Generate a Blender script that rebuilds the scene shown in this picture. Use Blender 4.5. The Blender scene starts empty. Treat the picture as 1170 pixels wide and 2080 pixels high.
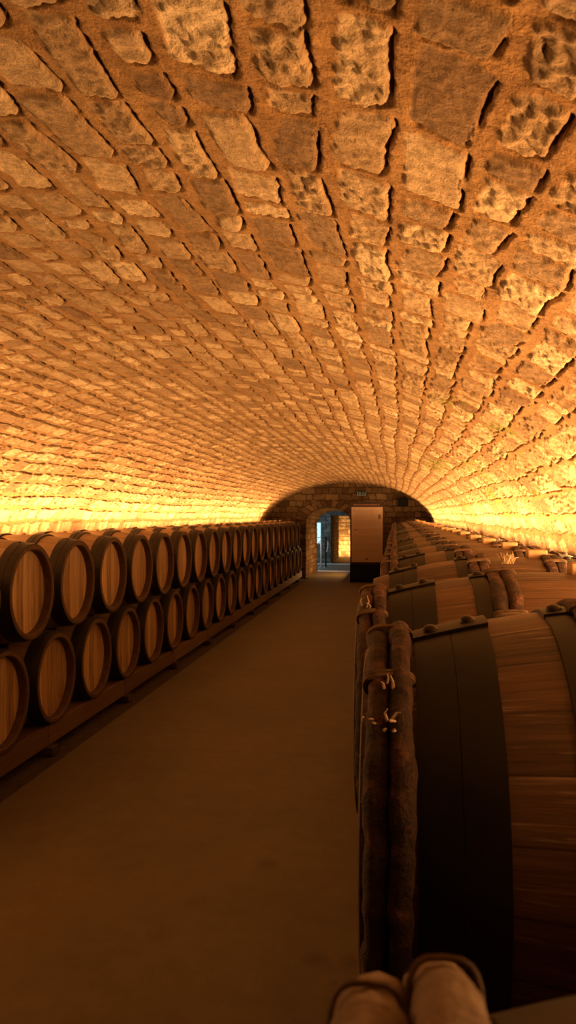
import bpy, math, random
import numpy as np
from mathutils import Vector
random.seed(7)
PI = math.pi
C = bpy.context.scene.collection
H = 1.66                     # lens height above the floor

# ------------------------------------------------------------------ helpers
class MB:
    """collects shapes for one mesh"""
    def __init__(s): s.v = []; s.f = []
    def add(s, vs, fs):
        o = len(s.v); s.v += [tuple(p) for p in vs]; s.f += [tuple(i + o for i in f) for f in fs]
    def box(s, x0, x1, y0, y1, z0, z1):
        s.add([(x0,y0,z0),(x1,y0,z0),(x1,y1,z0),(x0,y1,z0),(x0,y0,z1),(x1,y0,z1),(x1,y1,z1),(x0,y1,z1)],
              [(3,2,1,0),(4,5,6,7),(0,1,5,4),(1,2,6,5),(2,3,7,6),(3,0,4,7)])
    def lathe_x(s, prof, seg, zc, a0=0.0, a1=2*PI, noise=None):
        """prof: list of (x, r), spun about the x axis at height zc"""
        full = abs(a1 - a0 - 2*PI) < 1e-6
        n = seg if full else seg + 1
        vs = []
        for x, r in prof:
            for k in range(n):
                a = a0 + (a1 - a0) * k / seg
                vs.append((x, r*math.sin(a), zc + r*math.cos(a)))
        fs = []
        for i in range(len(prof) - 1):
            for k in range(seg):
                k2 = (k + 1) % n if full else k + 1
                fs.append((i*n + k, (i+1)*n + k, (i+1)*n + k2, i*n + k2))
        s.add(vs, fs)
    def disc_x(s, x, r, seg, zc, dish=0.0, rings=4, flip=False):
        vs = [(x + dish, 0, zc)]; fs = []
        for j in range(1, rings + 1):
            t = j / rings
            for k in range(seg):
                a = 2*PI*k/seg
                vs.append((x + dish*(1 - t*t), r*t*math.sin(a), zc + r*t*math.cos(a)))
        for k in range(seg):
            k2 = (k+1) % seg
            fs.append((0, 1+k, 1+k2))
            for j in range(rings - 1):
                a = 1 + j*seg
                fs.append((a+k, a+seg+k, a+seg+k2, a+k2))
        if flip: fs = [tuple(reversed(f)) for f in fs]
        s.add(vs, fs)
    def tube(s, pts, rad, seg=8, closed=False, caps=True):
        pts = [Vector(p) for p in pts]; n = len(pts)
        if not hasattr(rad, '__len__'): rad = [rad]*n
        vs = []; prev = None
        for i, p in enumerate(pts):
            if closed: t = pts[(i+1) % n] - pts[i-1]
            else: t = pts[min(i+1, n-1)] - pts[max(i-1, 0)]
            t.normalize()
            if prev is None:
                up = Vector((0,0,1)) if abs(t.z) < .9 else Vector((1,0,0))
                u = t.cross(up).normalized()
            else:
                u = (prev - t*prev.dot(t)).normalized()
            prev = u; w = t.cross(u)
            for k in range(seg):
                a = 2*PI*k/seg
                vs.append(p + (u*math.cos(a) + w*math.sin(a))*rad[i])
        fs = []
        for i in range(n if closed else n-1):
            j = (i+1) % n
            for k in range(seg):
                k2 = (k+1) % seg
                fs.append((i*seg+k, j*seg+k, j*seg+k2, i*seg+k2))
        if caps and not closed:
            fs.append(tuple(reversed(range(seg)))); fs.append(tuple((n-1)*seg + k for k in range(seg)))
        s.add(vs, fs)
    def dome(s, c, r, h, seg=12, rings=4):
        """small rivet head standing along +z"""
        vs = []; fs = []
        for j in range(rings):
            t = (PI/2)*j/rings
            for k in range(seg):
                a = 2*PI*k/seg
                vs.append((c[0]+r*math.cos(t)*math.cos(a), c[1]+r*math.cos(t)*math.sin(a), c[2]+h*math.sin(t)))
        vs.append((c[0], c[1], c[2]+h))
        for j in range(rings-1):
            for k in range(seg):
                k2 = (k+1) % seg
                fs.append((j*seg+k, j*seg+k2, (j+1)*seg+k2, (j+1)*seg+k))
        for k in range(seg): fs.append(((rings-1)*seg+k, (rings-1)*seg+(k+1) % seg, len(vs)-1))
        s.add(vs, fs)
    def build(s, name, mat, parent=None, smooth=False, bevel=0.0):
        me = bpy.data.meshes.new(name); me.from_pydata(s.v, [], s.f); me.update()
        if smooth: me.polygons.foreach_set('use_smooth', [True]*len(me.polygons)); me.set_sharp_from_angle(angle=.6)
        me.materials.append(mat)
        o = bpy.data.objects.new(name, me); C.objects.link(o)
        if parent: o.parent = parent
        if bevel:
            b = o.modifiers.new('bevel', 'BEVEL'); b.width = bevel; b.segments = 2; b.limit_method = 'ANGLE'
        return o

def tag(o, label=None, cat=None, group=None, kind=None):
    if label: o['label'] = label
    if cat: o['category'] = cat
    if group: o['group'] = group
    if kind: o['kind'] = kind
    return o
def empty(name, loc=(0,0,0), label=None, cat=None, group=None):
    o = bpy.data.objects.new(name, None); C.objects.link(o); o.location = loc; o.empty_display_size = .1
    return tag(o, label, cat, group)
def copy_thing(root, loc, label, group):
    r = root.copy(); C.objects.link(r); r.location = loc; r['label'] = label; r['group'] = group
    for ch in root.children:
        c = ch.copy(); C.objects.link(c); c.parent = r
        for g in ch.children:
            d = g.copy(); C.objects.link(d); d.parent = c
    return r
ORD = ['first','second','third','fourth','fifth','sixth','seventh','eighth','ninth','tenth','eleventh','twelfth',
       'thirteenth','fourteenth','fifteenth','sixteenth','seventeenth','eighteenth','nineteenth','twentieth',
       'twenty-first','twenty-second','twenty-third','twenty-fourth','twenty-fifth','twenty-sixth']

# ------------------------------------------------------------------ materials
class NT:
    def __init__(s, name):
        s.m = bpy.data.materials.new(name); s.m.use_nodes = True
        s.t = s.m.node_tree; s.b = s.t.nodes['Principled BSDF']
    def n(s, typ, **kw):
        nd = s.t.nodes.new(typ)
        for k, v in kw.items():
            if k.startswith('i_'):
                key = k[2:]; key = int(key) if key.isdigit() else key
                nd.inputs[key].default_value = v
            else: setattr(nd, k, v)
        return nd
    def l(s, a, b): s.t.links.new(a, b)
    def math(s, op, a, b=None, c=None):
        nd = s.n('ShaderNodeMath', operation=op)
        for i, v in enumerate((a, b, c)):
            if v is None: continue
            if hasattr(v, 'is_linked'): s.l(v, nd.inputs[i])
            else: nd.inputs[i].default_value = v
        return nd.outputs[0]
    def mix(s, fac, a, b, mode='MIX'):
        nd = s.n('ShaderNodeMix', data_type='RGBA', blend_type=mode)
        for i, v in ((0, fac), (6, a), (7, b)):
            if hasattr(v, 'is_linked'): s.l(v, nd.inputs[i])
            else: nd.inputs[i].default_value = v if i == 0 else (*v, 1)
        return nd.outputs[2]
    def ramp(s, fac, stops):
        nd = s.n('ShaderNodeValToRGB'); e = nd.color_ramp.elements
        while len(e) < len(stops): e.new(.5)
        for k, (p, c) in enumerate(stops):
            e[k].position = p; e[k].color = (*c, 1) if len(c) == 3 else c
        s.l(fac, nd.inputs[0]); return nd.outputs[0]
    def noise(s, vec, scale, detail=4, rough=.55, dist=0.0):
        nd = s.n('ShaderNodeTexNoise', i_Scale=scale, i_Detail=detail, i_Roughness=rough, i_Distortion=dist)
        s.l(vec, nd.inputs['Vector']); return nd.outputs[0]
    def scaled(s, vec, xyz):
        nd = s.n('ShaderNodeVectorMath', operation='MULTIPLY'); s.l(vec, nd.inputs[0]); nd.inputs[1].default_value = xyz
        return nd.outputs[0]
    def bump(s, h, strength, dist):
        nd = s.n('ShaderNodeBump', i_Strength=strength, i_Distance=dist); s.l(h, nd.inputs['Height'])
        s.l(nd.outputs[0], s.b.inputs['Normal']); return nd
    def col(s, v):
        if hasattr(v, 'is_linked'): s.l(v, s.b.inputs['Base Color'])
        else: s.b.inputs['Base Color'].default_value = (*v, 1)
    def rough(s, v): s.b.inputs['Roughness'].default_value = v
    def obj(s): return s.n('ShaderNodeTexCoord').outputs['Object']

def plain(name, c, rough=.6, metal=0.0, var=.25, scale=30):
    t = NT(name); o = t.obj(); nz = t.noise(o, scale, 3)
    t.col(t.ramp(nz, [(.3, [x*(1-var) for x in c]), (.7, [min(1, x*(1+var)) for x in c])]))
    t.rough(rough); t.b.inputs['Metallic'].default_value = metal
    return t.m

def stone_mat(name, lo, mid, hi, mortar, fine=1.0, green=0.0):
    t = NT(name); o = t.obj()
    am = t.n('ShaderNodeAttribute', attribute_name='stone').outputs['Fac']
    ar = t.n('ShaderNodeAttribute', attribute_name='rnd').outputs['Fac']
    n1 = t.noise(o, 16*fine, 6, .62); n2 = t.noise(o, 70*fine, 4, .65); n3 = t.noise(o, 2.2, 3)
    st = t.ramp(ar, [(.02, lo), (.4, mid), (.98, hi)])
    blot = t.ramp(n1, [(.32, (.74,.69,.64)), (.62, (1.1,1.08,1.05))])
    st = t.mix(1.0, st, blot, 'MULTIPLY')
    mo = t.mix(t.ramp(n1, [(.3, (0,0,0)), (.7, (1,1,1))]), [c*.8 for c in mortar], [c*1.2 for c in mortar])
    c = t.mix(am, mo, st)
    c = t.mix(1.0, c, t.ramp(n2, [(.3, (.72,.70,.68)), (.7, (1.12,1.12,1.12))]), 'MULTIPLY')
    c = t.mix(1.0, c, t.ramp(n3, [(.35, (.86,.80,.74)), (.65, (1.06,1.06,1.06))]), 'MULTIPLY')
    if green:
        ag = t.n('ShaderNodeAttribute', attribute_name='moss').outputs['Fac']
        c = t.mix(ag, c, (.16,.19,.03))
    t.col(c); t.rough(.92); t.b.inputs['Specular IOR Level'].default_value = .2
    n4 = t.noise(o, 55*fine, 6, .72); n5 = t.noise(o, 170*fine, 3, .6)
    hh = t.math('ADD', t.math('MULTIPLY', n4, t.math('ADD', t.math('MULTIPLY', am, .8), .25)), t.math('MULTIPLY', n5, .25))
    t.bump(hh, 1.0, .016/fine)
    return t.m

def stave_mat(name, dark, light, zc, nst=26, rough=.62, worn=0.0, wornc=(.42,.33,.22)):
    t = NT(name); o = t.obj(); inf = t.n('ShaderNodeObjectInfo').outputs['Random']
    sp = t.n('ShaderNodeSeparateXYZ'); t.l(o, sp.inputs[0])
    ang = t.math('ARCTAN2', sp.outputs[1], t.math('SUBTRACT', sp.outputs[2], zc))
    u = t.math('MULTIPLY', ang, nst/(2*PI)); idx = t.math('FLOOR', u); fr = t.math('FRACT', t.math('ADD', u, 100.0))
    wn = t.n('ShaderNodeTexWhiteNoise', noise_dimensions='2D')
    cb = t.n('ShaderNodeCombineXYZ'); t.l(idx, cb.inputs[0]); t.l(inf, cb.inputs[1]); t.l(cb.outputs[0], wn.inputs[0])
    gv = t.n('ShaderNodeCombineXYZ'); t.l(t.math('MULTIPLY', sp.outputs[0], 2.2), gv.inputs[0])
    t.l(t.math('MULTIPLY', ang, 14.0), gv.inputs[1]); t.l(t.math('MULTIPLY', inf, 37.0), gv.inputs[2])
    g = t.noise(gv.outputs[0], 2.4, 8, .66, .8)
    mm = t.math('ADD', t.math('MULTIPLY', g, .85), t.math('MULTIPLY', wn.outputs[0], .22))
    c = t.ramp(mm, [(.3, dark), (.55, [(a+b)/2 for a, b in zip(dark, light)]), (.8, light)])
    if worn:
        gv2 = t.n('ShaderNodeCombineXYZ'); t.l(t.math('MULTIPLY', sp.outputs[0], 3.5), gv2.inputs[0])
        t.l(t.math('MULTIPLY', ang, 26.0), gv2.inputs[1]); t.l(t.math('MULTIPLY', inf, 11.0), gv2.inputs[2])
        g2 = t.noise(gv2.outputs[0], 1.3, 5, .6, .4)
        c = t.mix(t.math('MULTIPLY', t.ramp(g2, [(.58, (0,0,0)), (.72, (1,1,1))]), worn), c, wornc)
    edge = t.math('MINIMUM', fr, t.math('SUBTRACT', 1.0, fr))
    seam = t.ramp(edge, [(.0, (0,0,0)), (.035, (1,1,1))])
    c = t.mix(1.0, c, t.mix(seam, (.45,.42,.4), (1,1,1)), 'MULTIPLY')
    t.col(c); t.rough(rough)
    t.bump(t.math('ADD', t.math('MULTIPLY', g, .6), t.math('MULTIPLY', seam, .4)), .5, .004)
    return t.m

def board_mat(name, dark, light, axis=1, width=.078, rough=.6):
    """boards side by side along one local axis, grain along z"""
    t = NT(name); o = t.obj(); inf = t.n('ShaderNodeObjectInfo').outputs['Random']
    sp = t.n('ShaderNodeSeparateXYZ'); t.l(o, sp.inputs[0])
    y = t.math('ADD', sp.outputs[axis], t.math('MULTIPLY', inf, .05))
    u = t.math('DIVIDE', y, width); idx = t.math('FLOOR', u); fr = t.math('FRACT', t.math('ADD', u, 50.0))
    wn = t.n('ShaderNodeTexWhiteNoise', noise_dimensions='2D')
    cb = t.n('ShaderNodeCombineXYZ'); t.l(idx, cb.inputs[0]); t.l(inf, cb.inputs[1]); t.l(cb.outputs[0], wn.inputs[0])
    gv = t.n('ShaderNodeCombineXYZ'); t.l(t.math('MULTIPLY', y, 28.0), gv.inputs[0])
    t.l(t.math('MULTIPLY', sp.outputs[2], 1.6), gv.inputs[1]); t.l(t.math('MULTIPLY', inf, 53.0), gv.inputs[2])
    g = t.noise(gv.outputs[0], 1.5, 7, .62, .6)
    mm = t.math('ADD', t.math('MULTIPLY', g, .75), t.math('MULTIPLY', wn.outputs[0], .3))
    c = t.ramp(mm, [(.3, dark), (.75, light)])
    g2 = t.noise(gv.outputs[0], .55, 4, .7)                      # wine stains running down the boards
    c = t.mix(t.math('MULTIPLY', t.ramp(g2, [(.55, (0,0,0)), (.72, (1,1,1))]), .6), c, (.09,.035,.02))
    edge = t.math('MINIMUM', fr, t.math('SUBTRACT', 1.0, fr))
    c = t.mix(t.ramp(edge, [(.0, (1,1,1)), (.03, (0,0,0))]), c, [d*.35 for d in dark])
    t.col(c); t.rough(rough); t.bump(g, .3, .003)
    return t.m

def withy_mat(name='chestnut_withy', pale=0.0):
    t = NT(name); o = t.obj(); inf = t.n('ShaderNodeObjectInfo').outputs['Random']
    ad = t.n('ShaderNodeVectorMath', operation='ADD'); t.l(o, ad.inputs[0])
    cb = t.n('ShaderNodeCombineXYZ'); t.l(t.math('MULTIPLY', inf, 9.0), cb.inputs[0]); t.l(cb.outputs[0], ad.inputs[1]); v = ad.outputs[0]
    n1 = t.noise(v, 34, 6, .68, .3); n2 = t.noise(v, 7, 3, .5)
    c = t.ramp(n1, [(.36, (.022,.013,.009)), (.52, (.065,.030,.019)), (.64, (.17,.072,.042)), (.76, (.34,.22,.13))])
    c = t.mix(t.ramp(n2, [(.42, (0,0,0)), (.6, (.75,.75,.75))]), c, (.032,.020,.013))
    if pale: c = t.mix(pale, c, (.25,.165,.10))
    t.col(c); t.rough(.8); t.bump(n1, 1.0, .016)
    return t.m

def floor_mat():
    t = NT('worn_concrete'); o = t.obj()
    n1 = t.noise(o, 1.1, 5, .6, .5); n2 = t.noise(o, 9, 6, .6); n3 = t.noise(o, 60, 3)
    c = t.ramp(n1, [(.3, (.088,.072,.041)), (.7, (.128,.106,.063))])
    c = t.mix(1.0, c, t.ramp(n2, [(.3, (.84,.82,.8)), (.7, (1.06,1.06,1.06))]), 'MULTIPLY')
    c = t.mix(1.0, c, t.ramp(n3, [(.3, (.93,.93,.93)), (.7, (1.04,1.04,1.04))]), 'MULTIPLY')
    # damp spots near the first barrels
    sp = None
    for (x, y, r) in ((-.22, 2.72, .03), (-.16, 2.86, .045), (-.30, 2.86, .05), (-.02, 2.78, .045), (-.6,3.6,.06)):
        d = t.n('ShaderNodeVectorMath', operation='DISTANCE'); t.l(o, d.inputs[0]); d.inputs[1].default_value = (x, y, 0)
        dd = t.math('ADD', d.outputs['Value'], t.math('MULTIPLY', n2, .03))
        m = t.ramp(t.math('DIVIDE', dd, r*1.6), [(.4, (1,1,1)), (.95, (0,0,0))])
        sp = m if sp is None else t.math('MAXIMUM', sp, m)
    c = t.mix(t.math('MULTIPLY', sp, .55), c, (.045,.032,.018))
    t.col(c); t.rough(.62); t.bump(n2, .15, .004)
    return t.m

def emit(name, c, s):
    t = NT(name); t.col((0,0,0)); t.b.inputs['Emission Color'].default_value = (*c, 1); t.b.inputs['Emission Strength'].default_value = s
    return t.m

M = {}
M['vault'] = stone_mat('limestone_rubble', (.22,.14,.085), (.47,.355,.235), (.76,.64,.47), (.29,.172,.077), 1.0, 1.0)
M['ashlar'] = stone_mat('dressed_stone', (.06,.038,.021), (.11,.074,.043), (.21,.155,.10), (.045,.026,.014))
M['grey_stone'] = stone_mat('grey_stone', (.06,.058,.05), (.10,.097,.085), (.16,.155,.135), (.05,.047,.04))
M['daylight_band'] = plain('pale_daylight', (.62,.60,.55), .8, 0, .1, 12)  # pale tone stands in for daylight lying on the floor
M['floor'] = floor_mat()
ZL, ZR = .36, .350
M['stave_l'] = stave_mat('oak_stave_pale', (.14,.085,.045), (.40,.28,.17), ZL)
M['stave_r'] = stave_mat('oak_stave_worn', (.014,.006,.0035), (.185,.10,.052), ZR, 24, .48, .9, (.36,.25,.16))
M['head'] = board_mat('oak_head', (.15,.08,.036), (.56,.40,.22))
M['chime'] = plain('stained_chime', (.075,.038,.02), .7, 0, .3, 25)
M['iron'] = plain('dark_hoop_iron', (.016,.012,.009), .55, .3, .35, 18)
M['iron_r'] = plain('olive_hoop_iron', (.016,.0135,.0095), .5, .3, .3, 9)
M['rivet'] = plain('black_rivet', (.035,.026,.02), .4, .6, .2)
M['withy'] = withy_mat()
M['withy_pale'] = withy_mat('peeled_withy', .8)
M['wicker'] = plain('wicker_binding', (.13,.08,.045), .85, 0, .4, 60)
M['fray'] = plain('frayed_fibre', (.55,.42,.28), .9, 0, .15)
M['bung'] = plain('bung_wood', (.42,.26,.13), .7, 0, .2, 25)
M['beam'] = board_mat('old_beam', (.07,.038,.018), (.16,.092,.047), 2, .3)
M['block'] = plain('support_block', (.035,.022,.015), .9, 0, .3, 20)
M['gravel'] = plain('dark_gravel', (.04,.026,.017), .95, 0, .5, 60)
M['maroon'] = plain('maroon_board', (.022,.007,.006), .8, 0, .1)
M['black'] = plain('black_plastic', (.007,.006,.006), .85, 0, .1); M['black'].node_tree.nodes['Principled BSDF'].inputs['Specular IOR Level'].default_value = .15
M['poster'] = plain('poster_paper', (.36,.27,.23), .55, 0, .04, 3)
M['ink'] = plain('ink', (.25,.17,.13), .6, 0, .05)
M['ink_dark'] = plain('ink_dark', (.07,.03,.02), .6, 0, .05)
M['ink_light'] = plain('ink_light', (.22,.10,.075), .6, 0, .05)
M['photo'] = plain('print_photo', (.14,.08,.05), .5, 0, .6, 40)
M['sign_green'] = plain('sign_green', (.006,.016,.009), .7, 0, .1)
M['sign_edge'] = emit('sign_edge', (1.0,.72,.35), .16)
M['steel'] = plain('stanchion_steel', (.30,.30,.29), .35, .8, .05)
M['rope'] = plain('rope', (.62,.60,.55), .8, 0, .1, 80)
M['frame'] = plain('window_frame', (.05,.05,.05), .6)
M['sky'] = emit('daylight', (.40,.74,1.0), 1.6)
M['glow'] = emit('lamp_tape', (1.0,.42,.085), 6.0)

# ------------------------------------------------------------------ stone surfaces
def vn(x, y, seed):
    ix = np.floor(x).astype(np.int64); iy = np.floor(y).astype(np.int64)
    fx = x - ix; fy = y - iy; fx = fx*fx*(3-2*fx); fy = fy*fy*(3-2*fy)
    def hsh(a, b):
        h = (a*374761393 + b*668265263 + seed*974634577) & 0xffffffff
        h = ((h ^ (h >> 13))*1274126177) & 0xffffffff
        h = h ^ (h >> 16)
        return (h & 0xffffff)/16777215.0
    a = hsh(ix, iy); b = hsh(ix+1, iy); c = hsh(ix, iy+1); d = hsh(ix+1, iy+1)
    return (a + (b-a)*fx)*(1-fy) + (c + (d-c)*fx)*fy
def fbm(x, y, seed, o=4, g=.5):
    t = 0; a = 1; n = 0
    for k in range(o):
        t = t + a*(vn(x, y, seed+k*17) - .5)*2; n += a; a *= g; x = x*2.03; y = y*2.03
    return t/n
def sstep(a, b, x):
    t = np.clip((x-a)/(b-a), 0, 1); return t*t*(3-2*t)

def stones(S, Y, seed, ch=(.08,.12), ln=(.09,.24), joint=(.010,.020), proud=.022, rough=.012, crev=.03, bounds=None, warp=1.0, drift=.03):
    """rubble masonry: S runs across the courses, Y along them -> height, stone mask, per-stone random"""
    rg = np.random.default_rng(seed)
    wS = S + warp*(.010*fbm(S/.11, Y/.15, seed+1, 2) + .004*fbm(S/.025, Y/.03, seed+2, 3)) + drift*fbm(S/2.5, Y/1.8, seed+3, 2)
    wY = Y + warp*(.014*fbm(S/.10, Y/.12, seed+4, 2) + .005*fbm(S/.025, Y/.03, seed+5, 3))
    if bounds is None:
        lo, hi = S.min()-.5, S.max()+.5
        k = int((hi-lo)/ch[0])+3
        bounds = lo + np.cumsum(rg.uniform(ch[0], ch[1], k))
    bounds = np.asarray(bounds)
    ci = np.clip(np.searchsorted(bounds, wS) - 1, 0, len(bounds)-2)
    s0 = bounds[ci]; s1 = bounds[ci+1]
    y0 = np.zeros_like(S); y1 = np.zeros_like(S); sid = np.zeros(S.shape, np.int64)
    ylo, yhi = Y.min()-.6, Y.max()+.6
    for c in np.unique(ci):
        m = ci == c
        k = int((yhi-ylo)/ln[0])+4
        L = rg.uniform(0, 1, k)**1.4*(ln[1]-ln[0]) + ln[0]
        b = ylo - rg.uniform(0, .3) + np.cumsum(L)
        j = np.clip(np.searchsorted(b, wY[m]) - 1, 0, k-2)
        y0[m] = b[j]; y1[m] = b[j+1]; sid[m] = c*4001 + j
    def hr(k):
        h = (sid*2654435761 + k*40503 + seed*7919) & 0xffffffff
        h = ((h ^ (h >> 15))*2246822519) & 0xffffffff; h = ((h ^ (h >> 13))*3266489917) & 0xffffffff
        return ((h ^ (h >> 16)) & 0xffffff)/16777215.0
    r1, r2, r3, r4, r5, r6 = (hr(k) for k in range(1, 7))
    a = (s1-s0)/2; b = (y1-y0)/2
    u = wS - (s0+s1)/2; v = wY - (y0+y1)/2
    rot = (r1-.5)*.34*np.minimum(1, a/b*1.3); u, v = u + rot*v, v - rot*.5*u
    v = v + (r2-.5)*.35*u
    ga = joint[0] + (joint[1]-joint[0])*r3; gb = (joint[0] + (joint[1]-joint[0])*r4)*.75
    rr = .006 + .022*r5**2
    rr = np.minimum(rr, np.minimum(a, b)*.5)
    qa = np.abs(u) - (a-ga-rr); qb = np.abs(v) - (b-gb-rr)
    d = np.hypot(np.maximum(qa, 0), np.maximum(qb, 0)) - rr + np.minimum(np.maximum(qa, qb), 0)
    d = d + .0045*fbm(S/.016, Y/.016, seed+9, 2)
    dirn = np.clip((u/np.maximum(a, .01)*1.1 + v/np.maximum(b, .01)*.8), -2, 2)
    wid = .0045 - .0030*np.clip(dirn, -1, 1)                  # crisp on the proud side, smeared into mortar on the other
    mask = sstep(.5*wid, -wid, d)
    face = fbm(S/.045, Y/.045, seed+11, 4, .6)
    fac2 = np.abs(fbm(S/.09, Y/.09, seed+12, 3, .55))
    lump = (.35 + 1.1*r6**1.3)*rough
    side = .5 + .5*np.clip(u/np.maximum(a, .01), -1, 1)*.7 + .3*np.clip(v/np.maximum(b, .01), -1, 1)*.5
    hs = proud*(.10 + .90*r2**1.3)*(.15 + 1.0*side) + lump*(.55*face - .25*fac2 + .10) + lump*.8*fbm(S/.017, Y/.017, seed+21, 2, .7)
    hm = .0035*fbm(S/.05, Y/.05, seed+13, 3) + .0015*fbm(S/.012, Y/.012, seed+14, 2)
    gate = sstep(-.05, .3, fbm(S/.10, Y/.10, seed+15, 2) + .3*(dirn - .6) + .52 + .5*(r6-.5))*(.45 + .75*r2)
    cr = np.exp(-((d-.0038)/.0034)**2)*gate*sstep(-.05, .4, dirn)
    hs = np.maximum(hs, -.0015 + .3*hs)
    h = hm*(1-mask) + hs*mask - crev*cr
    return h, mask, r4*.65 + r6*.35 + .0*mask

def grid_obj(name, base, nrm, h, mask, rnd, mat, keep=None, parent=None, moss=None):
    nr, nc = h.shape
    P = (base + nrm*h[..., None]).reshape(-1, 3).astype(np.float32)
    i = np.arange(nr*nc).reshape(nr, nc)
    q = np.stack([i[:-1,:-1], i[:-1,1:], i[1:,1:], i[1:,:-1]], -1).reshape(-1, 4)
    if keep is not None: q = q[keep.reshape(-1)]
    me = bpy.data.meshes.new(name)
    me.vertices.add(len(P)); me.vertices.foreach_set('co', P.ravel())
    me.loops.add(q.size); me.loops.foreach_set('vertex_index', q.ravel().astype(np.int32))
    me.polygons.add(len(q)); me.polygons.foreach_set('loop_start', np.arange(0, q.size, 4, dtype=np.int32))
    me.polygons.foreach_set('use_smooth', np.ones(len(q), bool))
    for nm, arr in (('stone', mask), ('rnd', rnd), ('moss', moss)):
        if arr is None: continue
        at = me.attributes.new(nm, 'FLOAT', 'POINT'); at.data.foreach_set('value', arr.ravel().astype(np.float32))
    me.update(); me.validate()
    me.materials.append(mat)
    o = bpy.data.objects.new(name, me); C.objects.link(o)
    if parent: o.parent = parent
    return o

def resample(pts, step_fn):
    """walk along a polyline with a local step, returns points, inward normals, arc positions"""
    P = np.array(pts, float); seg = np.hypot(*(P[1:]-P[:-1]).T); cum = np.concatenate([[0], np.cumsum(seg)])
    s = [0.0]
    while s[-1] < cum[-1]:
        x = np.interp(s[-1], cum, P[:,0]); z = np.interp(s[-1], cum, P[:,1]); s.append(s[-1] + step_fn(x, z))
    s[-1] = cum[-1]; s = np.array(s)
    Q = np.stack([np.interp(s, cum, P[:,0]), np.interp(s, cum, P[:,1])], 1)
    e = 1e-3
    A = np.stack([np.interp(np.clip(s-e,0,cum[-1]), cum, P[:,0]), np.interp(np.clip(s-e,0,cum[-1]), cum, P[:,1])], 1)
    B = np.stack([np.interp(np.clip(s+e,0,cum[-1]), cum, P[:,0]), np.interp(np.clip(s+e,0,cum[-1]), cum, P[:,1])], 1)
    T = B-A; T /= np.maximum(np.hypot(T[:,0], T[:,1]), 1e-9)[:,None]
    N = np.stack([T[:,1], -T[:,0]], 1)        # left wall up, over, right wall down -> points inward
    return Q, N, s

# vault profile
XW0, XW1, ZS, RISE = -3.385, .963, 1.31, 1.175
XC, AH = (XW0+XW1)/2, (XW1-XW0)/2
YE = 20.0
def vault_z(x):
    t = 1 - ((x-XC)/AH)**2
    return ZS + RISE*math.sqrt(max(0, t))
arc = [(XC - AH*math.cos(a), ZS + RISE*math.sin(a)) for a in np.linspace(0, PI, 400)]
prof = [(XW0, -.05)] + arc + [(XW1, -.05)]
def vstep(x, z):
    if z < 1.28: return .06
    if x > -.95: return .0042
    return .0052
Q, N, sS = resample(prof, vstep)
ys = [-1.2]
while ys[-1] < YE + .05:
    y = ys[-1]
    ys.append(y + (.06 if y < .55 else max(.0042, .0031*y)))
ys = np.array(ys)
SS, YY = np.meshgrid(sS, ys)
# courses: finer near the crown, broader at the springing
rg = np.random.default_rng(3); bd = [-.3]
tot = sS[-1]
while bd[-1] < tot + .3:
    t = abs(bd[-1]/tot - .5)*2
    bd.append(bd[-1] + rg.uniform(.090, .124) + .055*t)
edge = np.clip((np.abs(SS/tot-.5)*2-.34)/.45, 0, 1)
hh, mk, rn = stones(SS, YY, 11, ln=(.095,.27), joint=(.012,.026), proud=.012, rough=.0080*(1 + 2.2*edge), crev=.036*(1 + .7*edge), bounds=bd)
base = np.zeros(SS.shape + (3,)); base[...,0] = Q[None,:,0]; base[...,1] = YY; base[...,2] = Q[None,:,1]
nrm = np.zeros_like(base); nrm[...,0] = N[None,:,0]; nrm[...,2] = N[None,:,1]
base += nrm * (.02*fbm(SS/.9, YY/1.1, 77, 3))[...,None]
moss = sstep(.24, .5, fbm(SS/.35, YY/.9, 91, 3, .6)) * sstep(.0, .45, base[...,0]) * sstep(1.55, 1.75, base[...,2]) * sstep(.05, .4, fbm(SS/.05, YY/.07, 93, 3) + .3) * .85
vault = grid_obj('ceiling', base, nrm, hh, mk, rn, M['vault'], moss=moss)
tag(vault, 'low barrel vault of rough limestone courses in sandy mortar', kind='structure')

# unseen dark wall, set close behind the lens to cut bounced light
mb = MB(); mb.box(-4.2, 1.8, -1.3, -1.2, -.05, 2.8); tag(mb.build('wall_back', M['ashlar']), kind='structure')

# end wall with arched doorway
DX0, DX1, DZS, DRISE = -2.33, -1.14, 1.44, .42
DC, DA = (DX0+DX1)/2, (DX1-DX0)/2
def door_profile(x0, x1, zs, rise, n=60):
    c, a = (x0+x1)/2, (x1-x0)/2
    return [(x0, -.02)] + [(c - a*math.cos(t), zs + rise*math.sin(t)) for t in np.linspace(0, PI, n)] + [(x1, -.02)]
xs = np.arange(-3.6, 1.15, .0135); zs = np.arange(-.02, 2.62, .0135)
XX, ZZ = np.meshgrid(xs, zs)
h1, m1, r1 = stones(ZZ, XX, 23, ch=(.12,.19), ln=(.15,.36), joint=(.006,.012), proud=.014, rough=.008, crev=.02, warp=.7, drift=.015)
ang = np.arctan2((ZZ-DZS)/DRISE*DA, XX-DC); rad = np.hypot(XX-DC, (ZZ-DZS)/DRISE*DA) - DA
h2, m2, r2_ = stones(rad, ang*.62, 29, ln=(.10,.16), joint=(.006,.011), proud=.014, rough=.008, crev=.02, bounds=[-.6,-.3,-.01,.255,.6,1.2], warp=.5, drift=0)
ring = (rad < .255) & (ZZ > DZS-.02)
hh = np.where(ring, h2, h1); mk = np.where(ring, m2, m1); rn = np.where(ring, r2_, r1)
base = np.stack([XX, np.full_like(XX, YE), ZZ], -1); nrm = np.zeros_like(base); nrm[...,1] = -1
xc = (xs[:-1]+xs[1:])/2; zc_ = (zs[:-1]+zs[1:])/2; XM, ZM = np.meshgrid(xc, zc_)
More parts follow.
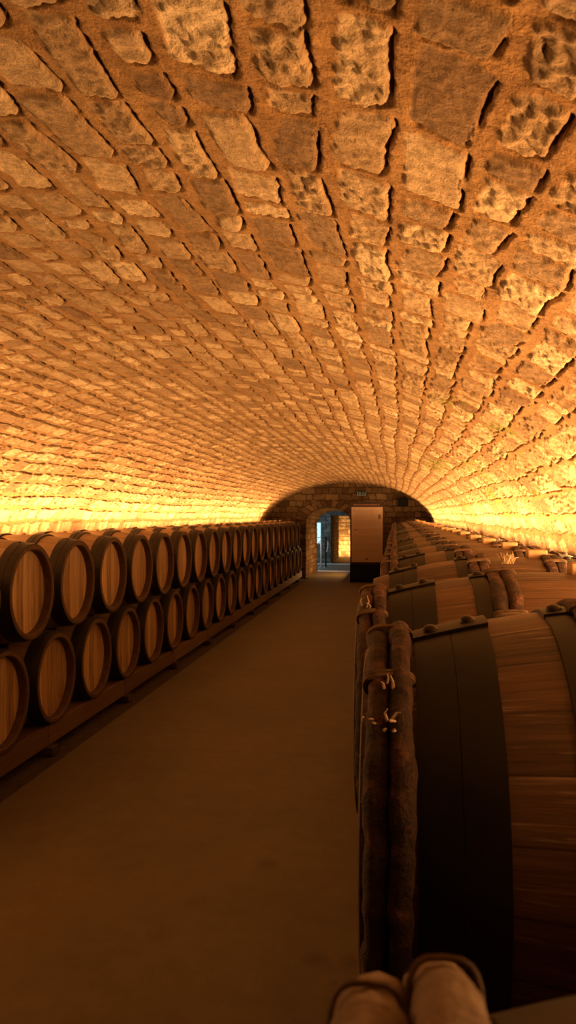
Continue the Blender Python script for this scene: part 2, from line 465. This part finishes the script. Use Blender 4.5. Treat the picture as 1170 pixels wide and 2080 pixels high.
inside = ((ZM <= DZS) & (np.abs(XM-DC) < DA-.008)) | ((ZM > DZS) & (((XM-DC)/(DA-.008))**2 + ((ZM-DZS)/(DRISE-.008))**2 < 1))
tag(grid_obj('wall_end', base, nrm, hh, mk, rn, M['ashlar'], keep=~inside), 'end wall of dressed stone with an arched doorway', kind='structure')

def tunnel(name, p0, p1, y0, y1, ny, seed, mat, step=.02):
    A, NA, s = resample(p0, lambda x, z: step)
    P1 = np.array(p1); P0 = np.array(p0)
    c0 = np.concatenate([[0], np.cumsum(np.hypot(*(P0[1:]-P0[:-1]).T))]); 
    B = np.stack([np.interp(s, c0, P1[:,0]), np.interp(s, c0, P1[:,1])], 1)
    yv = np.linspace(y0, y1, ny); SS, YY = np.meshgrid(s, yv); t = ((YY-y0)/(y1-y0))[...,None]
    b2 = A[None]*(1-t) + B[None]*t
    base = np.stack([b2[...,0], YY, b2[...,1]], -1)
    nrm = np.zeros_like(base); nrm[...,0] = NA[None,:,0]; nrm[...,2] = NA[None,:,1]
    h, m, r = stones(SS, YY, seed, ch=(.11,.17), ln=(.14,.34), joint=(.008,.014), proud=.02, rough=.014, crev=.02)
    return tag(grid_obj(name, base, nrm, h, m, r, mat), kind='structure')
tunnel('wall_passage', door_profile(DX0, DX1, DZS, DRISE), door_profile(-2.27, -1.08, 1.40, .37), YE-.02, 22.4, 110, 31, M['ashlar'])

# cross room beyond: walls, ceiling, second passage, bright wall
def flat_wall(name, mat, seed, o, u, v, nu, nv, n, hole=None, res=.03, **kw):
    us = np.arange(0, nu+res, res); vs = np.arange(0, nv+res, res); U, V = np.meshgrid(us, vs)
    h, m, r = stones(V, U, seed, ch=(.11,.17), ln=(.15,.34), joint=(.008,.014), proud=.02, rough=.014, crev=.02)
    o, u, v, n = (np.array(k, float) for k in (o, u, v, n))
    base = o + U[...,None]*u + V[...,None]*v; nrm = np.broadcast_to(n, base.shape)
    keep = None
    if hole is not None:
        UM, VM = np.meshgrid((us[:-1]+us[1:])/2, (vs[:-1]+vs[1:])/2); keep = ~hole(UM, VM)
    return tag(grid_obj(name, base, nrm, h, m, r, mat, keep=keep), kind='structure')
YA, YB, YC_, YD = 22.4, 25.9, 29.5, 30.4
# the near side of the cross room (back of the doorway wall)
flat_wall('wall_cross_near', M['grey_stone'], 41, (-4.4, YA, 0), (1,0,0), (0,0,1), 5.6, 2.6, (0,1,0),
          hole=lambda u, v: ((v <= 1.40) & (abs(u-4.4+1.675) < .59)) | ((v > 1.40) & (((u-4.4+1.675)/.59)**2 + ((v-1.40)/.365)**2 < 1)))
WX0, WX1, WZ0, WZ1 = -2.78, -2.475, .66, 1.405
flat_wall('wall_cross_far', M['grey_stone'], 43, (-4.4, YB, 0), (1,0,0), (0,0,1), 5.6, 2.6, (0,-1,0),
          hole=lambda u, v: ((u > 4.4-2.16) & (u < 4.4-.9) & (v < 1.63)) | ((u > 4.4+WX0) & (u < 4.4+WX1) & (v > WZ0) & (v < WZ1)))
flat_wall('wall_cross_right', M['grey_stone'], 44, (1.1, YA, 0), (0,1,0), (0,0,1), 3.5, 2.6, (-1,0,0))
flat_wall('wall_cross_left', M['grey_stone'], 45, (-4.3, YA, 0), (0,1,0), (0,0,1), 3.5, 2.6, (1,0,0),
          hole=lambda u, v: (u > .6) & (u < 2.9) & (v > .5) & (v < 2.0))
mb = MB(); mb.box(-4.5, 1.3, YA-.05, YB+.05, 2.5, 2.6); tag(mb.build('ceiling_cross_room', M['grey_stone']), kind='structure')
tunnel('wall_inner_passage', [(-2.154,-.02),(-2.154,1.60),(-2.10,1.63),(-.96,1.63),(-.90,1.60),(-.90,-.02)], [(-2.154,-.02),(-2.154,1.60),(-2.10,1.63),(-.96,1.63),(-.90,1.60),(-.90,-.02)], YB-.02, YC_, 90, 47, M['ashlar'], .03)
flat_wall('wall_lit_far', M['vault'], 49, (-3.6, YD, 0), (1,0,0), (0,0,1), 4.2, 2.5, (0,-1,0), res=.025)
mb = MB(); mb.box(-3.7, .7, YC_+.1, YD+.1, 2.4, 2.5); tag(mb.build('ceiling_far_room', M['ashlar']), kind='structure')

# window in the far wall of the cross room (daylight) and one in its left wall
def window(name, x0, x1, z0, z1, place, split):
    root = empty(name); root['kind'] = 'structure'
    f = MB(); t = .025
    for a in ((x0, x0+t, z0, z1), (x1-t, x1, z0, z1), (x0, x1, z0, z0+t), (x0, x1, z1-t, z1)): f.box(a[0], a[1], -.03, .03, a[2], a[3])
    for s in split: f.box(x0, x1, -.02, .02, s-.012, s+.012)
    fo = f.build('window_frame', M['frame'], root, bevel=.003)
    g = MB(); g.box(x0+t*.5, x1-t*.5, .012, .02, z0+t*.5, z1-t*.5); g.build('pane', M['sky'], root)
    place(root)
    return root
def p1(r): r.location = (0, YB+.06, 0)
window('window_1', WX0, WX1, WZ0, WZ1, p1, [WZ0+.21])
def p2(r): r.location = (-4.36, YA+1.75, 0); r.rotation_euler = (0,0,PI/2)
window('window_2', -1.17, 1.17, .48, 2.02, p2, [1.25])

# floor
fb = MB()
fb.add([(-2.25,-1.2,0),(1.2,-1.2,0),(1.2,32,0),(-2.25,32,0)], [(0,1,2,3)])
fb.add([(-4.6,20.05,0),(-2.25,20.05,0),(-2.25,32,0),(-4.6,32,0)], [(0,1,2,3)])
fb.add([(-3.6,-1.2,-.03),(-2.25,-1.2,-.03),(-2.25,20.05,-.03),(-3.6,20.05,-.03)], [(0,1,2,3)])
fb.add([(-2.25,-1.2,-.03),(-2.25,-1.2,0),(-2.25,20.05,0),(-2.25,20.05,-.03)], [(0,1,2,3)])
tag(fb.build('floor', M['floor']), 'smooth worn tan concrete floor of the aisle', kind='structure')
# daylight strips on the cross room floor, painted as pale bands
for k, (y0, y1) in enumerate(((22.36, 22.62), (25.55, 25.9))):
    mb = MB(); mb.box(-2.6 if k else -2.27, -.9, y0, y1, -.01, .006)
    tag(mb.build('floor_light_band_%d' % (k+1), M['daylight_band']), kind='structure')

# gravel strip along the foot of the left stacks
gx = np.arange(-3.34, -2.245, .022); gy = np.concatenate([np.arange(2.6, 8, .022), np.arange(8, 20.0, .05)])
GX, GY = np.meshgrid(gx, gy)
gh = -.014 + .016*fbm(GX/.03, GY/.03, 61, 3, .6) 
gb = np.stack([GX, GY, np.zeros_like(GX)], -1); gn = np.zeros_like(gb); gn[...,2] = 1
go = grid_obj('gravel', gb, gn, np.minimum(gh, -.001 + (GX < -2.27)*.012), np.zeros_like(gh), np.zeros_like(gh), M['gravel'])
tag(go, 'dark gravel strip between the aisle floor and the left barrel stack', 'gravel', kind='stuff')

# ------------------------------------------------------------------ barrels
def hoop_tube(zc, x, R, r, seed, n=72, seg=9, flat=1.0):
    """one round withy bent into a hoop, slightly uneven"""
    rg = random.Random(seed); ph = [rg.uniform(0, 6.28) for _ in range(6)]
    mb = MB(); pts = []; rads = []
    for k in range(n):
        a = 2*PI*k/n
        wob = .0016*math.sin(3*a+ph[0]) + .0012*math.sin(7*a+ph[1]) + .0010*math.sin(17*a+ph[2]) + .0007*math.sin(31*a+ph[1])
        rr = r*(1 + .06*math.sin(5*a+ph[3]) + .05*math.sin(13*a+ph[4]) + .05*math.sin(29*a+ph[5]) + .04*math.sin(53*a+ph[2]))
        pts.append((x + wob, (R+wob*.5)*math.sin(a), zc + (R+wob*.5)*math.cos(a))); rads.append(rr)
    mb.tube(pts, rads, seg, closed=True)
    if flat != 1.0:                                            # split withies are flat on the inside
        out = []
        for p in mb.v:
            q = math.hypot(p[1], p[2]-zc); k = (R + (q-R)*flat)/q
            out.append((p[0], p[1]*k, zc + (p[2]-zc)*k))
        mb.v = out
    return mb
def binding(zc, xa, xb, R, r, ang, turns=3, flat=1.0, wr=.0042):
    """wicker wrapped round a pair of withies at one angle"""
    mb = MB(); cx = (xa+xb)/2; hw = abs(xb-xa)/2 + r*(.90 + wr/.019); hr = r*(.98 + wr/.0175)
    for t in range(turns):
        a = ang + (t - (turns-1)/2)*.022
        pts = []
        for k in range(20):
            q = 2*PI*k/20
            cxx = math.copysign(abs(math.cos(q))**.6, math.cos(q)); sy = math.copysign(abs(math.sin(q))**.8, math.sin(q))
            rr = R + hr*sy*flat; aa = a + .006*math.cos(q)
            pts.append((cx + hw*cxx, rr*math.sin(aa), zc + rr*math.cos(aa)))
        mb.tube(pts, wr, 5, closed=True)
    return mb
def fray(zc, x, R, ang, n, seed, ln=.03):
    rg = random.Random(seed); mb = MB()
    for _ in range(n):
        a = ang + rg.uniform(-.05, .05); xx = x + rg.uniform(-.015, .015)
        p = Vector((xx, R*math.sin(a), zc + R*math.cos(a))); out = Vector((rg.uniform(-.6,.6), math.sin(a)+rg.uniform(-.5,.5), math.cos(a)+rg.uniform(-.5,.5))).normalized()
        L = ln*rg.uniform(.5, 1.1); b = Vector((rg.uniform(-.4,.4), rg.uniform(-.4,.4), rg.uniform(-.4,.4)))*L
        mb.tube([p - out*.006, p + out*L*.5, p + out*L + b], [.0022, .0018, .0008], 5)
    return mb

class Barrel:
    def __init__(s, hl, rh, rb, zc): s.hl, s.rh, s.rb, s.zc = hl, rh, rb, zc
    def r(s, x): return s.rh + (s.rb-s.rh)*(1-(x/s.hl)**2)
    def strip(s, x0, x1, th, seg, a0=0, a1=2*PI, groove=False):
        """flat hoop lying on the staves between two x positions"""
        n = 5; xs = [x0 + (x1-x0)*k/n for k in range(n+1)]
        p = [(x0, s.r(x0)-.004)] + [(x, s.r(x)+th) for x in xs] + [(x1, s.r(x1)-.004)]
        mb = MB(); mb.lathe_x(p, seg, s.zc, a0, a1)
        return mb
    def lap(s, x0, x1, a0, a1, th):
        mb = MB(); n = 4; seg = 8
        xs = [x0 + (x1-x0)*k/n for k in range(n+1)]
        pr = [(x0, s.r(x0))] + [(x, s.r(x)+th) for x in xs] + [(x1, s.r(x1))]
        mb.lathe_x(pr, seg, s.zc, a0, a1)
        for a in (a0, a1):                                     # end faces of the overlapping tongue
            vs = []; 
            for x in xs: vs += [(x, s.r(x)*math.sin(a), s.zc+s.r(x)*math.cos(a)), (x, (s.r(x)+th)*math.sin(a), s.zc+(s.r(x)+th)*math.cos(a))]
            mb.add(vs, [(2*k, 2*k+2, 2*k+3, 2*k+1) for k in range(n)])
        return mb
    def rivet(s, x, a, r, th):
        mb = MB(); mb.dome((0,0,0), r, r*.7)
        R = s.r(x)+th; out = Vector((0, math.sin(a), math.cos(a))); tx = Vector((1,0,0)); ty = out.cross(tx)
        mb.v = [tuple(Vector((x, R*math.sin(a), s.zc+R*math.cos(a))) + tx*p[0] + ty*p[1] + out*p[2]) for p in mb.v]
        return mb
    def body(s, root, seg, stave, headm):
        n = 22; xs = [-s.hl + 2*s.hl*k/n for k in range(n+1)]
        mb = MB(); mb.lathe_x([(x, s.r(x)) for x in xs], seg, s.zc); mb.build('staves', stave, root, True)
        ri = s.rh - .031; rec = .055
        for sg in (-1, 1):
            x = sg*s.hl
            mb = MB(); pr = [(x, s.rh), (x + sg*.002, s.rh-.004), (x + sg*.002, ri+.006), (x - sg*.004, ri), (x - sg*(rec+.01), ri)]
            if sg < 0: pr = pr[::-1]
            pr = pr[::-1]
            mb.lathe_x(pr, seg, s.zc); mb.build('chime', M['chime'], root)
            mb = MB(); mb.disc_x(x - sg*rec, ri+.002, seg, s.zc, -sg*.006, 4, sg > 0)
            mb.build('head', headm, root, True)

# --- left-hand stack: iron chime hoops, pairs of dark bilge hoops
HL, RH, RB = .45, .309, .358
def make_left():
    b = Barrel(HL, RH, RB, ZL); root = empty('wine_barrel'); tag(root, 'x', 'barrel')
    b.body(root, 56, M['stave_l'], M['head'])
    for sg in (-1, 1):
        for (d0, d1, th) in ((.0, .045, .0065), (.050, .105, .005), (.245, .282, .012), (.286, .325, .013)):
            x0, x1 = sorted((sg*(HL-d0), sg*(HL-d1)))
            b.strip(x0, x1, th, 56).build('hoop', M['iron'], root, True)
    for sg in (-1, 1):
        b.rivet(sg*(HL-.075), -.12, .011, .005).build('rivet', M['rivet'], root, True)
    mb = MB(); mb.lathe_x([(0,0)], 1, 0)
    g = MB(); g.tube([(0,0,ZL+RB-.01),(0,0,ZL+RB+.006),(0,0,ZL+RB+.013)], [.022,.025,.024], 14); g.build('bung', M['bung'], root)
    return root
XL = -2.36 - HL
UZ, LZ = 1.150 - ZL, .512 - ZL
lefts = []
proto = make_left()
GU, GL = 'oak barrels in the upper row of the left stack', 'oak barrels in the lower row of the left stack'
first = True
ks = list(range(-1, 20))
for n, k in enumerate(ks):
    y = 4.785 + .735*k
    if n == 0: lab = 'upper-row barrel at the near left edge of the frame, only its pale body showing'
    elif n == 1: lab = 'nearest upper-row oak barrel on the left showing its whole head'
    elif n == len(ks)-1: lab = 'farthest upper-row oak barrel on the left, beside the end wall'
    else: lab = 'upper-row oak barrel on the left, %s whole head counting from the camera' % ORD[n-1]
    loc = (XL, y, UZ)
    if n == 0:
        proto.location = loc; proto['label'] = lab; proto['group'] = GU
    else: copy_thing(proto, loc, lab, GU)
for n, k in enumerate(range(-2, 20)):
    y = 4.785 + .3675 + .735*k
    if n == 0: lab = 'lower-row oak barrel just outside the left edge of the frame'
    elif n == 1: lab = 'lower-row oak barrel on the left cut by the frame edge, bottom left'
    elif n == 21: lab = 'farthest lower-row oak barrel on the left, nearest the doorway'
    else: lab = 'lower-row oak barrel on the left, %s head right of the one cut by the frame' % ORD[n-2]
    copy_thing(proto, (XL, y, LZ), lab, GL)

# skid beams and support blocks under the left stack
def seg_y(k): return 3.55 + 1.52*k
for k in range(-1, 11):
    y0 = seg_y(k); y1 = min(y0 + 1.512, 19.7)
    nm = ORD[k+1]
    for nth, (xa, xb) in enumerate(((-2.53, -2.385), (-3.20, -3.06))):
        mb = MB(); mb.box(xa, xb, y0, y1, .052, .196)
        o = mb.build('skid_beam', M['beam'], bevel=.006)
        if nth == 0:
            tag(o, '%s length of the low timber beam under the front of the left stack, from the camera' % nm, 'beam', 'timber beams under the left stack')
        else:
            tag(o, 'low timber beam at the back of the left barrel stack by the wall', 'beam', 'hidden timber beams at the back of the left stack')
        mb = MB(); mb.box(xa-.01, xb+.05 if nth == 0 else xb+.01, y0-.05, y0+.06, -.004, .052)
        o = mb.build('support_block', M['block'], bevel=.006)
        if nth == 0:
            tag(o, '%s dark block under the front beam of the left stack, from the camera' % nm, 'block', 'blocks under the front beam of the left stack')
        else:
            tag(o, 'dark block under the rear beam of the left barrel stack', 'block', 'hidden blocks under the rear beam of the left stack')

# --- right-hand row: hoops of split chestnut bound with wicker, iron hoops, square bungs
HR, RHR, RBR = .48, .268, .350
def make_right(seed, detail, kind='A', name='wine_barrel', la=0.0):
    b = Barrel(HR, RHR, RBR, ZR); root = empty(name); tag(root, 'x', 'barrel')
    seg = 120 if detail else 56
    b.body(root, seg, M['stave_r'], M['head'])
    n = 150 if detail else 60; tr = .0168
    def pair(d, sg, angs, flat=1.0):
        xa, xb = sg*(-HR + d), sg*(-HR + d + .034)
        for j, x in enumerate((xa, xb)):
            R = b.r(x) + tr*.9*flat
            w = hoop_tube(ZR, x, R, tr, seed + j*13 + int(d*1000) + (5 if sg > 0 else 0), n, 12 if detail else 8, flat).build('withy_hoop', M['withy_pale' if seed == 100 else 'withy'], root, True)
            if seed == 100:                                    # a dark wire twisted round each withy
                wire = binding(ZR, x, x, R, tr*.98, .40 + .05*j, 1, 1.0, .0017)
                wire.build('wire_tie', M['wicker'], w, True)
            if j == 0:
                for a in angs:
                    binding(ZR, xa, xb, R, tr, a, 2, flat).build('wicker_binding', M['wicker'], w, True)
        return
    for sg in (1, -1):
        if kind == 'A': pair(.022, sg, (-.6,) if seed == 100 else (-.02, -.55) if detail else (-.35, .5))
        irons = [(.078, .1345), (.1355, .192)] if kind == 'A' else [(.055, .100), (.102, .148)]
        irons.append((.282, .318))
        for (d0, d1) in irons:
            x0, x1 = sorted((sg*(-HR+d0), sg*(-HR+d1)))
            h = b.strip(x0, x1, .0035, seg).build('hoop', M['iron_r'], root, True)
        x0, x1 = sorted((sg*(-HR+irons[0][0]-.002), sg*(-HR+irons[1][1]+.002)))
        lap = b.lap(x0, x1, la-.14, la+.10, .009).build('hoop_lap', M['iron_r'], root)
        for (d, a) in ((.105, -.06), (.165, -.03)):
            if kind != 'A': d -= .025
            b.rivet(sg*(-HR+d), a+la, .0135, .009).build('rivet', M['rivet'], lap, True)
        x0, x1 = sorted((sg*(-HR+.28), sg*(-HR+.32)))
        lap = b.lap(x0, x1, -la*.6-.12, -la*.6+.04, .007).build('hoop_lap', M['iron_r'], root)
        b.rivet(sg*(-HR+.30), -.05-la*.6, .013, .007).build('rivet', M['rivet'], lap, True)
        pair(.338, sg, (-.1, -.7) if detail else (-.3,), .5)
    g = MB(); g.box(.05, .115, -.03, .03, ZR+RBR-.012, ZR+RBR+.026); g.build('bung', M['bung'], root, bevel=.004)
    return root
XR = -.064 + HR
CZ = 1.162
RG = 'old oak barrels in the upper row on the right'
rspec = [(0, .22, .030), (1, 1.30, .016), (2, 2.03, -.030), (3, 2.775, -.012)]
def fr(parent_name, root, x, R, a, n, seed, ln):
    w = [c for c in root.children if c.name.startswith('withy_hoop')][0]
    fray(ZR, x, R, a, n, seed, ln).build('frayed_strand', M['fray'], w)
labs = ['blurred barrel top in the bottom right foreground, nearest the camera',
        'large dark barrel filling the right foreground, two bark hoops and a riveted iron band',
        'right-hand barrel just behind the large foreground barrel, pale tuft on its middle hoops',
        'right-hand barrel third behind the blurred one, bare wood before its iron band']
protos = {}
for (i, y, dx) in rspec:
    r = make_right(100 + i*31, i < 3, 'B' if i == 3 else 'A')
    r.location = (XR + dx, y, CZ - ZR + (.008 if i == 0 else 0)); r['label'] = labs[i]; r['group'] = RG; protos[i] = r
R0 = RHR + .028
fr('', protos[1], -HR+.03, RHR+.050, -.62, 3, 3, .014)
fr('', protos[1], -HR+.045, RHR+.052, -.85, 5, 4, .018)
fr('', protos[1], -HR+.005, RHR+.040, -.80, 3, 8, .010)
fr('', protos[2], -HR+.02, RHR+.045, -.5, 4, 5, .018)
fr('', protos[2], -HR+.385, Barrel(HR,RHR,RBR,ZR).r(-HR+.385)+.03, .08, 26, 6, .022)
far = make_right(777, False, 'A')
far_b = make_right(911, False, 'A', la=.7); far_c = make_right(957, False, 'A', la=-.35)
far.location = (XR, 3.51, CZ-ZR); far['group'] = RG
far['label'] = 'right-hand upper barrel, fourth behind the blurred foreground one'
nr = 21
for k in range(1, nr):
    y = 3.51 + .735*k
    lab = 'right-hand upper barrel, %s behind the blurred foreground one' % ORD[3+k] if k < nr-1 else 'farthest barrel of the right-hand upper row, beside the end wall'
    loc = (XR + random.uniform(-.006, .006), y, CZ-ZR + random.uniform(-.008, .008))
    if k == 1: far_b.location = loc; far_b['label'] = lab; far_b['group'] = RG
    elif k == 2: far_c.location = loc; far_c['label'] = lab; far_c['group'] = RG
    else: copy_thing((far, far_b, far_c)[k % 3], loc, lab, RG)
ally = [.22, 1.30, 2.03, 2.775] + [3.51 + .735*k for k in range(nr)]
LC = .400
for y in ally:
    copy_thing(far, (XR, y, LC-ZR), 'old oak barrel in the lower row hidden under the right-hand upper barrels', 'hidden oak barrels in the lower row on the right')
# rails: between floor and lower tier, between the tiers
for k in range(6):
    y0 = -.2 + 3.15*k; y1 = y0 + 3.14
    for (x0, x1) in ((.015, .115), (.725, .825)):
        mb = MB(); mb.box(x0, x1, y0, y1, 0, LC - .336)
        tag(mb.build('skid_rail', M['beam'], bevel=.006), 'timber rail on the floor under the hidden right-hand barrels', 'rail', 'hidden timber rails under the right-hand barrels')
        mb = MB(); mb.box(x0, x1, y0, y1, LC + .336, CZ - .336)
        tag(mb.build('skid_rail', M['beam'], bevel=.006), 'timber rail between the two tiers of right-hand barrels', 'rail', 'hidden timber rails between the right-hand tiers')

# ------------------------------------------------------------------ information panel
def make_panel():
    root = empty('information_panel', (-1.10, 18.95, 0), 'tall information panel with pale text sheet on a dark stand, right of the doorway', 'sign')
    W = .83
    mb = MB(); mb.box(0, W, -.02, .04, .30, 1.965); mb.build('board', M['maroon'], root, bevel=.004)
    mb = MB(); mb.box(0, W*.99, -.10, .16, 0, .44); mb.build('stand', M['black'], root, bevel=.006)
    mb = MB(); mb.box(.035, .795, -.026, -.0205, .49, 1.842); sh = mb.build('text_sheet', M['poster'], root)
    rg = random.Random(5)
    # heading on the maroon board
    mb = MB(); x = .09
    while x < .70:
        w = rg.uniform(.012, .022); mb.box(x, x+w, -.0225, -.0205, 1.885, 1.885 + rg.choice((.022,.022,.03))); x += w + rg.choice((.006,.006,.006,.018))
    mb.build('heading', M['ink_light'], root)
    def para(z0, z1, x0, x1, n, mat, name, th=.007):
        mb = MB()
        for k in range(n):
            z = z1 - (z1-z0)*k/max(1, n-1); x = x0; end = x1 if k < n-1 else x0 + (x1-x0)*rg.uniform(.4,.8)
            while x < end:
                w = min(rg.uniform(.015, .05), end-x); mb.box(x, x+w, -.0275, -.026, z, z+th); x += w + .009
        mb.build(name, mat, sh)
    para(1.56, 1.76, .115, .60, 10, M['ink'], 'paragraph')
    para(1.37, 1.50, .085, .74, 6, M['ink'], 'paragraph')
    para(1.20, 1.295, .225, .74, 5, M['ink'], 'paragraph')
    para(1.00, 1.14, .085, .74, 7, M['ink'], 'paragraph')
    para(.86, .95, .085, .74, 4, M['ink'], 'paragraph')
    para(.72, .80, .085, .74, 4, M['ink'], 'paragraph')
    mb = MB(); mb.box(.088, .096, -.0275, -.026, 1.74, 1.79); mb.box(.088, .106, -.0275, -.026, 1.735, 1.742); mb.build('initial', M['ink_dark'], sh)
    mb = MB(); x = .085
    for w in (.02,.016,.022,.016,.02,.014): mb.box(x, x+w-.003, -.0275, -.026, 1.275, 1.297); x += w
    mb.build('subheading', M['ink_dark'], sh)
    mb = MB(); mb.box(.685, .75, -.0275, -.026, 1.545, 1.66); mb.build('picture', M['photo'], sh)
    mb = MB(); mb.add([(.375,-.0275,.55),(.445,-.0275,.55),(.43,-.0275,.578),(.41,-.0275,.592),(.39,-.0275,.578)], [(0,1,2,3,4)]); mb.build('emblem', M['ink_dark'], sh)
make_panel()

# exit sign over the panel, its conduit, the loudspeaker
root = empty('exit_sign', (-.86, YE-.03, 2.205), 'small emergency exit sign high on the end wall above the panel', 'sign')
mb = MB(); mb.box(-.115, .115, -.035, .03, -.055, .055); mb.build('housing', M['sign_green'], root, bevel=.004)
mb = MB(); t = .012
mb.box(-.112, -.112+t, -.038, -.035, -.052, .045); mb.box(.112-t, .112, -.038, -.035, -.052, .045); mb.box(-.112, .112, -.038, -.035, -.052, -.052+t)
mb.build('lit_border', M['sign_edge'], root)
mb = MB()                                                        # little running figure and arrow
mb.box(-.050, -.036, -.038, -.035, .018, .034); mb.box(-.052, -.036, -.038, -.035, -.012, .014); mb.box(-.066, -.052, -.038, -.035, .000, .008)
mb.box(-.036, -.022, -.038, -.035, .002, .010); mb.box(-.058, -.048, -.038, -.035, -.030, -.012); mb.box(-.040, -.026, -.038, -.035, -.026, -.014)
mb.box(.018, .050, -.038, -.035, -.004, .006); mb.add([(.048,-.038,.020),(.048,-.038,-.018),(.070,-.038,.001)], [(0,1,2)])
mb.build('pictogram', M['sign_edge'], root)
mb = MB(); mb.tube([(-.855,YE-.035,2.15),(-.855,YE-.035,2.07),(-.85,YE-.035,1.99)], .008, 8)
tag(mb.build('cable', M['black']), 'short dark cable running down from the exit sign', 'cable')
root = empty('loudspeaker', (.20, YE-.04, 1.87), 'black box loudspeaker at the right of the end wall under the vault', 'loudspeaker')
mb = MB(); mb.box(-.125, .125, -.16, .0, -.005, .20); mb.build('cabinet', M['black'], root, bevel=.01)
mb = MB(); mb.box(-.105, .105, -.166, -.16, .015, .18); mb.build('grille', M['black'], root)
mb = MB(); mb.box(-.03, .03, 0, .05, .06, .14); mb.build('bracket', M['iron'], root)

# rope barrier posts in the cross room
def post(x, y, label, rope):
    root = empty('rope_barrier', (x, y, 0), label, 'barrier', 'rope barrier posts in the cross room')
    mb = MB(); mb.tube([(0,0,.0),(0,0,.02),(0,0,.03)], [.08,.08,.04], 24); mb.build('base', M['steel'], root)
    mb = MB(); mb.tube([(0,0,.02),(0,0,.60),(0,0,.92)], .024, 14); mb.tube([(0,0,.92),(0,0,.95),(0,0,.97)], [.032,.032,.012], 14); mb.build('post', M['steel'] if rope == 1 else M['black'], root)
    mb = MB()
    if rope == 1: mb.tube([(-.95*t, -.05*t, .86 - 1.15*t*(1-t)) for t in np.linspace(0, 1, 16)], .015, 8)
    else: mb.tube([(.03,0,.84),(.07,-.02,.80),(.065,-.02,.66),(.03,-.02,.50)], .016, 8)
    mb.build('rope', M['rope'], root)
post(-2.30, 23.95, 'left pale rope barrier post seen through the doorway', 1)
post(-2.14, 23.85, 'right dark rope barrier post seen through the doorway', 2)

# ------------------------------------------------------------------ lamps
LC_ = (1.0, .48, .15)
def area(name, loc, sx, sy, rot, power, col=LC_, spread=PI):
    l = bpy.data.lights.new(name, 'AREA'); l.shape = 'RECTANGLE'; l.size = sx; l.size_y = sy; l.energy = power; l.color = col; l.spread = spread
    o = bpy.data.objects.new(name, l); C.objects.link(o); o.location = loc; o.rotation_euler = rot
    return o
PW = 56.0
for side, x, y_first, mul, sg in (('left', -3.19, 2.0, 1.0, 1), ('right', .795, .7, .80, -1)):
    y = y_first
    while y < 18.6:                                              # each side's tape as a vault row, plus a wall row added for balance
        L = min(1.9, 18.9-y); k = 1.2 if y < 2.4 else 1.0 if y < 8 else .84
        area('wall_uplight', (x, y + L/2, 1.484 if x < 0 else 1.480), .02, L*.98, (0, PI - sg*.50, 0), PW*.21*mul*L*k)
        area('vault_uplight', (x + sg*.025, y + L/2, 1.486 if x < 0 else 1.482), .02, L*.98, (0, PI + sg*.58, 0), PW*.54*mul*L*k)
        y += L
# warm lamp inside the passage, low on its hidden right side
area('passage_lamp', (-1.20, 21.3, .5), .3, 1.4, (0, math.radians(100), 0), 42.0, (1,.45,.12))
area('inner_passage_lamp', (-1.05, 28.2, .4), .3, 1.2, (0, math.radians(110), 0), 12.0, (1,.45,.10))
area('wall_washer', (-1.7, YD-.55, .06), 2.4, .08, (math.radians(180-35), 0, 0), 85.0, (1,.52,.16))
# daylight entering the cross room by its left window
area('window_daylight', (-4.28, YA+1.75, 1.25), 1.4, 2.1, (0, math.radians(-90), 0), 85.0, (.55,.80,1.0))

w = bpy.data.worlds.new('World'); bpy.context.scene.world = w; w.use_nodes = True
w.node_tree.nodes['Background'].inputs[0].default_value = (0,0,0,1)

# ------------------------------------------------------------------ camera
cam = bpy.data.cameras.new('camera'); co = bpy.data.objects.new('camera', cam); C.objects.link(co)
cam.sensor_fit = 'VERTICAL'; cam.sensor_height = 36.0; cam.lens = 36.0*1563/2080; cam.clip_start = .03; cam.clip_end = 100
co.location = (0, 0, H); co.rotation_euler = (PI/2, 0, math.atan(218/1563))
cam.shift_y = 5/2080
cam.dof.use_dof = True; cam.dof.focus_distance = 2.2; cam.dof.aperture_fstop = 9.5
sc = bpy.context.scene; sc.camera = co
sc.view_settings.view_transform = 'Standard'; sc.view_settings.look = 'None'; sc.view_settings.gamma = 1.0
sc.view_settings.use_curve_mapping = False; sc.view_settings.exposure = 0.0
sc.cycles.use_denoising = True; sc.cycles.max_bounces = 12; sc.cycles.diffuse_bounces = 8; sc.cycles.glossy_bounces = 4
